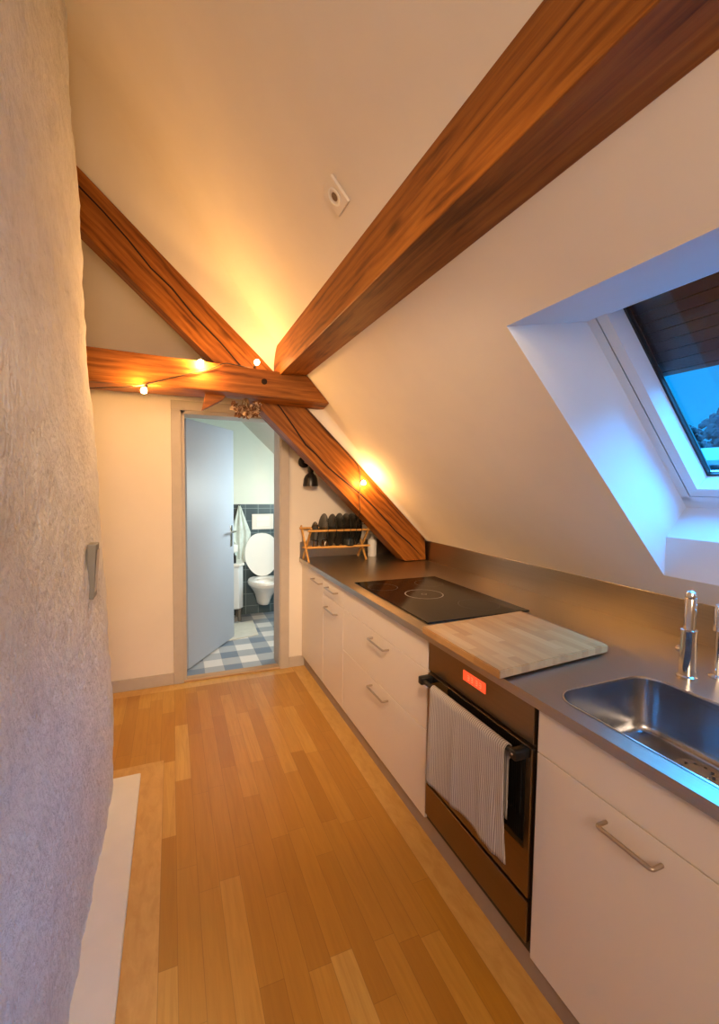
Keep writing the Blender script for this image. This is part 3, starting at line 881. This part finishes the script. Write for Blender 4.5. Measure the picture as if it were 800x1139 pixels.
# ------------------------------------------------------------------ dried flowers under the tie beam
df = empty('dried_flowers', (.455, 3.04, 2.055), 'bunch of dried brown flowers hanging upside down under the tie beam', 'flowers')
bm = BM()
rnd = random.Random(3)
for k in range(230):
    a = rnd.uniform(0, 2 * PI); r = math.sqrt(rnd.random())
    c = Vector((.457 + .094 * r * math.cos(a), 3.04 + .045 * r * math.sin(a), 1.975 - .060 * math.sqrt(max(0, 1 - r * r)) * rnd.uniform(.4, 1) + rnd.uniform(0, .06)))
    R3 = Matrix.Rotation(rnd.uniform(0, PI), 3, 'Z') @ Matrix.Rotation(rnd.uniform(-1.2, 1.2), 3, 'X') @ Matrix.Rotation(rnd.uniform(-1.2, 1.2), 3, 'Y')
    s = rnd.uniform(.011, .020)
    vs = [bm.verts.new(c + R3 @ Vector(p)) for p in ((0, -s, 0), (s * .8, -s * .2, s * .3), (s * .35, s, .002), (-s * .35, s, .002), (-s * .8, -s * .2, s * .3))]
    bm.faces.new(vs)
M['petal2'] = plain('pale_dried_petals', (.60, .42, .27), .9, var=.3, nscale=60)
o = obj('blossoms', bm, [M['petal'], M['petal2']], df)
for p in o.data.polygons: p.material_index = rnd.random() < .45
bm = BM()
for k in range(14):
    a = rnd.uniform(0, 2 * PI)
    tube(bm, [(.455 + .012 * math.cos(a), 3.04 + .012 * math.sin(a), 2.055), (.457 + .05 * math.cos(a), 3.04 + .03 * math.sin(a), 1.96)], .0016, 5)
obj('stems', bm, M['stem'], df)

# ------------------------------------------------------------------ string lights
sl = empty('string_lights', (.15, 2.88, 2.22), 'string of warm glowing bulbs on a dark cord slung over the beams', 'string lights')
bulbs = [((-.139, 2.868, 2.019), (-.126, 2.888, 2.052), 'bulb'), ((.166, 2.868, 2.209), (.176, 2.888, 2.240), 'bulb'), ((.512, 2.955, 2.272), (.500, 2.985, 2.240), 'bulb_dim'), ((1.300, 3.045, 1.514), (1.290, 3.078, 1.528), 'bulb_rack')]
def P3(a): return Vector(a)
cord = [(-.60, 2.893, 1.990), (-.408, 2.893, 2.012), (-.19, 2.893, 2.042), (-.103, 2.893, 2.069), (.052, 2.893, 2.125), (.213, 2.892, 2.180), (.300, 2.892, 2.224), (.36, 2.92, 2.232), (.50, 2.985, 2.232), (.60, 3.06, 2.226), (.64, 3.085, 2.235), (.95, 3.088, 1.955), (1.20, 3.088, 1.712), (1.272, 3.086, 1.632), (1.288, 3.080, 1.535), (1.285, 3.085, 1.40), (1.288, 3.08, 1.315), (1.30, 3.14, 1.24), (1.325, 3.23, 1.20), (1.44, 3.25, 1.19), (1.50, 3.40, 1.19), (1.50, 3.538, 1.18)]
# smooth the cord with a Catmull-Rom spline
def catmull(pts, n=6):
    pts = [Vector(p) for p in pts]; out = []
    for i in range(len(pts) - 1):
        p0, p1, p2, p3 = pts[max(i - 1, 0)], pts[i], pts[i + 1], pts[min(i + 2, len(pts) - 1)]
        for k in range(n):
            t = k / n
            out.append(.5 * ((2 * p1) + (p2 - p0) * t + (2 * p0 - 5 * p1 + 4 * p2 - p3) * t * t + (3 * p1 - p0 - 3 * p2 + p3) * t ** 3))
    out.append(pts[-1]); return out
bm = BM(); tube(bm, catmull(cord), .0032, 6); obj('cord', bm, M['cord'], sl, smooth=60)
for c, s, mk in bulbs:
    c, s = P3(c), P3(s); d = (c - s).normalized()
    bm = BM(); tube(bm, [s, s + d * .022], .0085, 10); st_ = obj('socket', bm, M['cord'], sl, smooth=40)
    bm = BM(); ico(bm, c, .0165, 2); obj('bulb', bm, M[mk], st_, smooth=80)

# ------------------------------------------------------------------ small box on plaster wall, ceiling socket
sw = empty('switch_box', (-.30, 2.02, 1.05), 'slim grey switch box mounted on the rough plaster wall', 'switch')
bm = BM()
xa = lambda z: wx(z) - .004
prism(bm, [(-.303, 1.049), (-.283, 1.046), (-.270, 1.258), (-.300, 1.259)], 'y', 1.97, 2.055, .002)
obj('casing_box', bm, M['greyplastic'], sw)
bm = BM(); poly(bm, [(-.2815, 1.985, 1.07), (-.2815, 2.04, 1.07), (-.2685, 2.04, 1.235), (-.2685, 1.985, 1.235)])
r = bmesh.ops.extrude_face_region(bm, geom=list(bm.faces)); bmesh.ops.translate(bm, verts=[v for v in r['geom'] if isinstance(v, bmesh.types.BMVert)], vec=(.0015, 0, 0))
obj('rocker', bm, M['trim'], sw)

ang = math.atan(SL)
def on_slope(bm, x, y):
    """geometry modelled flat at origin facing +z -> onto the underside of the slope"""
    Rm = Matrix.Rotation(PI + ang, 4, 'Y')
    for v in bm.verts: v.co = Rm @ v.co
    bmesh.ops.translate(bm, verts=bm.verts, vec=(x, y, zs(x)))
    return bm
cs = empty('ceiling_socket', (.547, 1.557, zs(.547)), 'small square white socket plate with round hole on the sloping ceiling', 'socket')
bm = BM(); box(bm, -.049, .049, -.049, .049, -.002, .010, .003, 3)
obj('plate', on_slope(bm, .547, 1.557), M['paint'], cs)
bm = BM(); lathe(bm, [(.030, .009), (.030, .013), (.024, .0135), (.020, .010)], (0, 0, 0), 32, caps=False)
obj('rim_ring', on_slope(bm, .547, 1.557), M['whiteplastic'], cs, smooth=40)
bm = BM(); lathe(bm, [(.0145, .009), (.0145, .0105), (0, .0105)], (0, 0, 0), 24, caps=False)
obj('socket_hole', on_slope(bm, .547, 1.557), plain('socket_shadow', (.16, .09, .05), .7), cs)

# ------------------------------------------------------------------ skylight window
mw = 1.0963
ux = Vector((1, 0, -mw)).normalized()         # down the window slope
nx = Vector((mw, 0, 1)).normalized()          # outward
O0 = Vector((1.941, 0, 1.434))                 # bottom inner corner line
def W3(s, y, d): p = O0 + ux * s + nx * d; return Vector((p.x, y, p.z))
def wbox(bm, s0, s1, y0, y1, d0, d1):
    v = [[bm.verts.new(W3(s, y, d)) for s, y in ((s0, y0), (s1, y0), (s1, y1), (s0, y1))] for d in (d0, d1)]
    bm.faces.new(v[0]); bm.faces.new(v[1][::-1])
    for i in range(4): bm.faces.new((v[0][i], v[0][(i + 1) % 4], v[1][(i + 1) % 4], v[1][i]))
def wframe(bm, s0, s1, y0, y1, w, d0, d1, wi=None, top=True):
    """rectangular frame; wi = width at the d0 (room) side for a sloped inner face"""
    wi = wi if wi is not None else w
    def rect(e, d): return [bm.verts.new(W3(s, y, d)) for s, y in ((s0 + e, y0 + e), (s1 - e, y0 + e), (s1 - e, y1 - e), (s0 + e, y1 - e))]
    o0, o1, i0, i1 = rect(0, d0), rect(0, d1), rect(wi, d0), rect(w, d1)
    for A, B in ((o0, i0), (i0, i1), (i1, o1), (o1, o0)):
        for i in range(4): bm.faces.new((A[i], A[(i + 1) % 4], B[(i + 1) % 4], B[i]))
win = empty('window_1', W3(0, .73, 0), kind='structure')
S0, S1 = -1.06, .012
bm = BM(); wframe(bm, S0, S1, .300, 1.188, .044, -.012, .09)
wbox(bm, S1 - .070, S1 - .040, .302, 1.186, -.012, .09)
obj('frame', bm, M['white_sky_tint'], win)
bm = BM(); wframe(bm, S0 + .036, S1 - .060, .336, 1.150, .022, .012, .08)
obj('gap_seal', bm, M['gasket'], win)
bm = BM(); wframe(bm, S0 + .051, S1 - .078, .352, 1.136, .048, -.016, .072, wi=.038)
sash = obj('sash', bm, M['white_sky_tint'], win)
bm = BM(); wframe(bm, S0 + .094, S1 - .121, .395, 1.094, .012, .050, .068)
obj('glazing_bead', bm, M['gasket'], sash)
bm = BM(); wframe(bm, S0 + .102, S1 - .129, .403, 1.086, .006, .064, .070)
obj('spacer', bm, M['chrome'], sash)
bm = BM(); wbox(bm, S0 + .097, S1 - .124, .398, 1.091, .068, .072)
obj('pane', bm, M['glass'], sash)
# outside roller shutter, half down
sh = empty('roller_shutter', W3(-.9, .73, .13), 'dark slatted roller shutter half lowered outside the skylight', 'shutter')
k = 0
s = -1.03
while s < -.555:
    bm = BM(); e = min(s + .0365, -.540)
    wbox(bm, s, e, .31, 1.172, .110, .119)
    obj('slat', bm, M['shutter'], sh); s += .0395
bm = BM(); wbox(bm, -1.03, -.541, .31, 1.172, .1185, .121); obj('backing', bm, M['gasket'], sh)
for y0 in (.290, 1.173):
    bm = BM(); wbox(bm, -1.06, .02, y0, y0 + .022, .092, .125); obj('guide_rail', bm, M['gasket'], sh)
bm = BM(); wbox(bm, -1.10, -1.03, .290, 1.195, .092, .16); obj('shutter_box', bm, M['gasket'], sh)
# outer weather skirt so that daylight only comes through the pane
bm = BM()
pts = [PA, PB, PC, PD, PE]
def lift(p, d): q = Vector(p) + Vector((SL, 0, 1)).normalized() * d; return (q.x, q.y, q.z)
Lf = [(OA[0] - .02, 1.225, zs(OA[0] - .02) + .052), tuple(W3(-1.08, 1.225, .10)), tuple(W3(.03, 1.225, .10)), (1.96, 1.225, zs(1.96) + .052), (OE[0] + .06, 1.225, zs(OE[0] + .06) + .052)]
Rt = [(a[0], .27, a[2]) for a in Lf]
poly(bm, Lf); poly(bm, Rt); poly(bm, [Lf[0], Lf[1], Rt[1], Rt[0]]); poly(bm, [Lf[2], Lf[3], Rt[3], Rt[2]]); poly(bm, [Lf[3], Lf[4], Rt[4], Rt[3]])
poly(bm, [W3(-1.08, 1.225, .095), W3(.03, 1.225, .095), W3(.03, 1.18, .095), W3(-1.08, 1.18, .095)])
poly(bm, [W3(-1.08, .27, .095), W3(.03, .27, .095), W3(.03, .305, .095), W3(-1.08, .305, .095)])
poly(bm, [W3(-.0, .27, .095), W3(.03, .27, .095), W3(.03, 1.225, .095), W3(0, 1.225, .095)])
poly(bm, [W3(-1.08, .27, .095), W3(-1.04, .27, .095), W3(-1.04, 1.225, .095), W3(-1.08, 1.225, .095)])
obj('trim_roof_flashing', bm, M['gasket'], kind='structure')

# ------------------------------------------------------------------ outside, far away
bm = BM()
rnd = random.Random(5)
Hh = []
for i in range(61):
    x = -40 + i * 5
    z = 4.2 + 1.3 * math.sin(i * .31 + .6) + .9 * noise.noise(Vector((i * .7, 0, 0)))
    Hh.append((bm.verts.new((120, -60 + i * 4, -30)), bm.verts.new((120, -60 + i * 4, z)), bm.verts.new((150, -60 + i * 4, -30))))
for a, b in zip(Hh, Hh[1:]):
    bm.faces.new((a[0], b[0], b[1], a[1])); bm.faces.new((a[1], b[1], b[2], a[2]))
obj('distant_hill', bm, M['hill'], origin=(120, 60, -30), label='blue wooded hill far outside the skylight', cat='hill')
for i, (x, y, h, lb) in enumerate(((48, 29.6, 8.0, 'rounded dark tree far outside, leftmost in the skylight'), (62, 35.6, 10.4, 'tall dark tree far outside, in the middle of the pane'), (47, 25.6, 9.3, 'tallest dark tree far outside at the right edge of the view'))):
    t_ = empty('distant_tree', (x, y, -8), lb, 'tree', 'trees outside the skylight')
    bm = BM()
    for k in range(150):
        a = rnd.uniform(0, 2 * PI); zz_ = rnd.uniform(-1, 1); rr = math.sqrt(1 - zz_ * zz_)
        ico(bm, (x + 1.3 * rr * math.cos(a), y + 1.3 * rr * math.sin(a), h - 3 + 2.6 * zz_), rnd.uniform(.18, .50), 1)
    obj('crown', bm, M['tree'], t_)
    bm = BM(); tube(bm, [(x, y, -8), (x, y, h - 3)], [.35, .18], 8); obj('trunk', bm, M['tree'], t_)
hs = empty('distant_house', (30, 17.5, -8), 'house with pale snowy roof far outside below the trees', 'house')
bm = BM(); box(bm, 30, 38, 13, 21.5, -8, 3.3); obj('walls', bm, M['housewall'], hs)
bm = BM(); prism(bm, [(29.4, 2.9), (34, 3.9), (38.6, 2.9), (38.6, 3.2), (34, 4.3), (29.4, 3.2)], 'y', 12.6, 21.9); obj('roof', bm, M['snow'], hs)

# ------------------------------------------------------------------ bathroom
YW = YE - .012
wc = empty('toilet', (.885, YW, .12), 'white wall hung toilet with raised lid seen through the doorway', 'toilet')
cx = .940
bm = BM()
def wring(w, y0, y1, z, nn=36, tail=.6):
    """egg shaped ring: flat at wall (y1), rounded towards viewer (y0)"""
    pts = []
    for k in range(nn):
        a = 2 * PI * k / nn
        c_, s_ = math.cos(a), math.sin(a)
        yy = (y0 + y1) / 2 + s_ * (y1 - y0) / 2
        ww = w * (1 - .10 * max(0, -s_)) if s_ < 0 else w
        pts.append((cx + math.copysign(abs(c_) ** .85, c_) * ww, yy, z))
    return pts
lv = [(.060, 4.95, YW, .150), (.072, 4.90, YW, .165), (.080, 4.87, YW, .21), (.098, 4.83, YW, .27), (.135, 4.76, YW, .335), (.172, 4.70, YW, .385), (.186, 4.675, YW, .405), (.186, 4.672, YW, .425), (.165, 4.692, YW - .1, .427), (.135, 4.72, YW - .14, .425), (.125, 4.73, YW - .15, .40), (.09, 4.80, YW - .2, .32), (.05, 4.86, YW - .25, .28)]
rg = [[bm.verts.new(p) for p in wring(w, a, b, z)] for w, a, b, z in lv]
for a, b in zip(rg, rg[1:]):
    for k in range(36): bm.faces.new((a[k], a[(k + 1) % 36], b[(k + 1) % 36], b[k]))
bm.faces.new(rg[0]); bm.faces.new(rg[-1])
obj('bowl', bm, M['ceramic'], wc, smooth=50)
bm = BM()
so = [bm.verts.new(p) for p in wring(.190, 4.665, YW - .07, .430)]; si = [bm.verts.new(p) for p in wring(.118, 4.735, YW - .15, .430)]
so2 = [bm.verts.new(p) for p in wring(.186, 4.670, YW - .07, .452)]; si2 = [bm.verts.new(p) for p in wring(.124, 4.73, YW - .15, .452)]
for A, B in ((so, so2), (so2, si2), (si2, si), (si, so)):
    for k in range(36): bm.faces.new((A[k], A[(k + 1) % 36], B[(k + 1) % 36], B[k]))
obj('seat', bm, M['ceramic'], wc, smooth=50)
bm = BM()
pl = []
for d in (0, .018):
    r1 = []
    for k in range(40):
        a = 2 * PI * k / 40; c_, s_ = math.cos(a), math.sin(a)
        z = .455 + .24 + s_ * .24; w = .196 * (1 - .22 * max(0, -s_) ** 2)
        t = (z - .455) / .48
        r1.append(bm.verts.new((cx + math.copysign(abs(c_) ** .82, c_) * w * (1 - d * .5), YW - .105 + t * .075 - d, z)))
    pl.append(r1)
bm.faces.new(pl[0]); bm.faces.new(pl[1])
for k in range(40): bm.faces.new((pl[0][k], pl[0][(k + 1) % 40], pl[1][(k + 1) % 40], pl[1][k]))
obj('lid', bm, M['ceramic'], wc, smooth=50)

fp = empty('flush_plate', (.958, YW, 1.06), 'white rectangular flush plate on dark tiles above the toilet', 'flush plate')
bm = BM(); box(bm, .838, 1.082, YW - .012, YW, .975, 1.150, .003); obj('plate', bm, M['whiteplastic'], fp)
for z0_, z1_ in ((1.005, 1.060), (1.066, 1.120)):
    bm = BM(); box(bm, .885, 1.035, YW - .016, YW - .011, z0_, z1_, .002); obj('button', bm, M['ceramic'], fp)

# wall hook + towel
hk = empty('towel_hook', (.697, YW, 1.25), 'small dark hook on the tiles holding the pale towel', 'hook')
bm = BM(); lathe(bm, [(.014, 0), (.014, .006), (0, .007)], (.697, YW, 1.245), 16, Matrix.Rotation(PI / 2, 3, 'X')); obj('rose', bm, M['black'], hk)
bm = BM(); tube(bm, [(.697, YW - .004, 1.245), (.697, YW - .04, 1.238), (.697, YW - .045, 1.258)], .0055, 8); obj('prong', bm, M['black'], hk, smooth=50)
bm = BM()
rows = []
for i in range(24):
    t = i / 23; z = 1.250 - .64 * t
    wL = .010 + .085 * min(1, t / .5) ** 1.0 - .030 * max(0, t - .55) / .45
    wR = .010 + .115 * min(1, t / .48) - .030 * max(0, t - .52) / .48
    row = []
    for k in range(25):
        u = k / 24
        x = .697 - wL + (wL + wR) * u
        y = YW - .030 - .018 * math.sin(u * 17 + .5) * min(1, .25 + t) - .012 * math.sin(u * PI)
        row.append(bm.verts.new((x, y, z + (.05 * (u - .5) ** 2 if i == 23 else 0))))
    rows.append(row)
for a, b in zip(rows, rows[1:]):
    for k in range(24): bm.faces.new((a[k], a[k + 1], b[k + 1], b[k]))
o = obj('bath_towel', bm, M['bathtowel'], origin=(.70, YW - .03, .61), smooth=80, label='pale striped towel hanging from the hook beside the toilet', cat='towel')
s_ = o.modifiers.new('thick', 'SOLIDIFY'); s_.thickness = .004; s_.offset = 0

# vanity with basin
vn = empty('vanity_cabinet', (.52, 5.0, 0), 'white bathroom vanity cabinet on short legs beside the toilet', 'cabinet')
bm = BM(); prism(bm, [(.36, 4.87), (.650, 4.87), (.700, 4.93), (.700, YW - .002), (.36, YW - .002)], 'z', .155, .615, .004); obj('body', bm, M['white_sky_tint'], vn)
bm = BM(); box(bm, .37, .640, 4.858, 4.869, .165, .600, .003); obj('door', bm, M['white_sky_tint'], vn)
bm = BM(); prism(bm, [(.34, 4.85), (.655, 4.85), (.715, 4.92), (.715, YW - .002), (.34, YW - .002)], 'z', .616, .645, .004); obj('top', bm, M['ceramic'], vn)
for x, y in ((.665, 4.95), (.40, 4.90), (.665, 5.14), (.40, 5.14)):
    bm = BM(); lathe(bm, [(.018, 0), (.018, .155)], (x, y, 0), 12); obj('leg', bm, M['greyplastic'], vn, smooth=40)
bs = empty('hand_basin', (.53, 5.05, .77), 'small white hand basin on the tiled wall above the vanity cabinet', 'basin')
bm = BM(); prism(bm, [(.36, 4.87), (.61, 4.87), (.648, 4.91), (.648, YW - .001), (.36, YW - .001)], 'z', .765, .845, .010); obj('basin', bm, M['ceramic'], bs, smooth=30)
bm = BM(); lathe(bm, [(.10, .846), (.085, .848), (.02, .847)], (.49, 5.0, 0), 24); obj('bowl_recess', bm, M['ceramic'], bs)
bt = obj('toiletry_bottle', lathe(BM(), [(0, .6455), (.026, .6455), (.026, .72), (.012, .735), (.012, .752), (0, .752)], (.605, 4.93, 0), 16, caps=False), M['black'], origin=(.605, 4.93, .6455), smooth=40, label='small dark bottle on the vanity top below the basin', cat='bottle')
bm = BM(); prism(bm, [(.40, 4.32), (.775, 4.42), (.80, 4.90), (.52, 4.84)], 'z', .0005, .012, .003)
obj('bath_mat', bm, M['mat'], origin=(.65, 4.6, 0), label='pale square bath mat on the checked floor in front of the toilet', cat='mat')

# ------------------------------------------------------------------ lights
def area(name, loc, target, size, power, color, spread=None):
    L = bpy.data.lights.new(name, 'AREA'); L.energy = power; L.color = color; L.shape = 'DISK'; L.size = size
    if spread: L.spread = spread
    o = bpy.data.objects.new(name, L); COL.objects.link(o); o.location = loc
    d = Vector(target) - Vector(loc); o.rotation_euler = d.to_track_quat('-Z', 'Y').to_euler()
    return o
area('room_fill', (-.02, -1.3, 1.95), (.95, 1.5, 2.3), .7, 27, (1.0, .72, .49))  # added warm fill behind the camera, stands in for unseen windows and lamps
area('far_end_fill', (.10, .05, 2.35), (.80, 3.3, .75), .30, 11, (1.0, .68, .40), math.radians(62))  # added fill above the camera to brighten the far kitchen, no actual fixture
area('bathroom_lamp', (1.38, 4.25, 1.42), (.5, 4.6, 1.15), .5, 15, (.88, 1.0, .94))

# dusk sky
w = bpy.data.worlds.new('dusk_sky'); SC.world = w; w.use_nodes = True
nt = w.node_tree; nt.nodes.clear()
ow = nt.nodes.new('ShaderNodeOutputWorld'); bg = nt.nodes.new('ShaderNodeBackground')
tc = nt.nodes.new('ShaderNodeTexCoord'); sx = nt.nodes.new('ShaderNodeSeparateXYZ'); rp_ = nt.nodes.new('ShaderNodeValToRGB')
nt.links.new(tc.outputs['Generated'], sx.inputs[0]); nt.links.new(sx.outputs[2], rp_.inputs[0])
cr_ = rp_.color_ramp
cr_.elements[0].position = 0; cr_.elements[0].color = (.02, .42, .95, 1)
cr_.elements[1].position = .24; cr_.elements[1].color = (.0, .38, 1.0, 1)
e = cr_.elements.new(.42); e.color = (.9, 9.5, 23.0, 1)
nt.links.new(rp_.outputs[0], bg.inputs[0]); bg.inputs[1].default_value = 1.0
nt.links.new(bg.outputs[0], ow.inputs[0])

# ------------------------------------------------------------------ camera
yaw, pitch, roll, fpx = .3954, -.0611, .0125, 500.94
f = Vector((math.sin(yaw) * math.cos(pitch), math.cos(yaw) * math.cos(pitch), math.sin(pitch)))
r = Vector((math.cos(yaw), -math.sin(yaw), 0)); u = r.cross(f)
r2 = r * math.cos(roll) + u * math.sin(roll); u2 = -r * math.sin(roll) + u * math.cos(roll)
cd = bpy.data.cameras.new('camera'); cam = bpy.data.objects.new('camera', cd); COL.objects.link(cam)
cd.sensor_fit = 'HORIZONTAL'; cd.sensor_width = 36; cd.lens = 36 * fpx / 800; cd.clip_start = .02; cd.clip_end = 500
mw_ = Matrix((r2, u2, -f)).transposed().to_4x4(); mw_.translation = (0, 0, 1.5017)
cam.matrix_world = mw_
SC.camera = cam
SC.view_settings.view_transform = 'Standard'
SC.view_settings.look = 'None'
SC.view_settings.exposure = 0.0
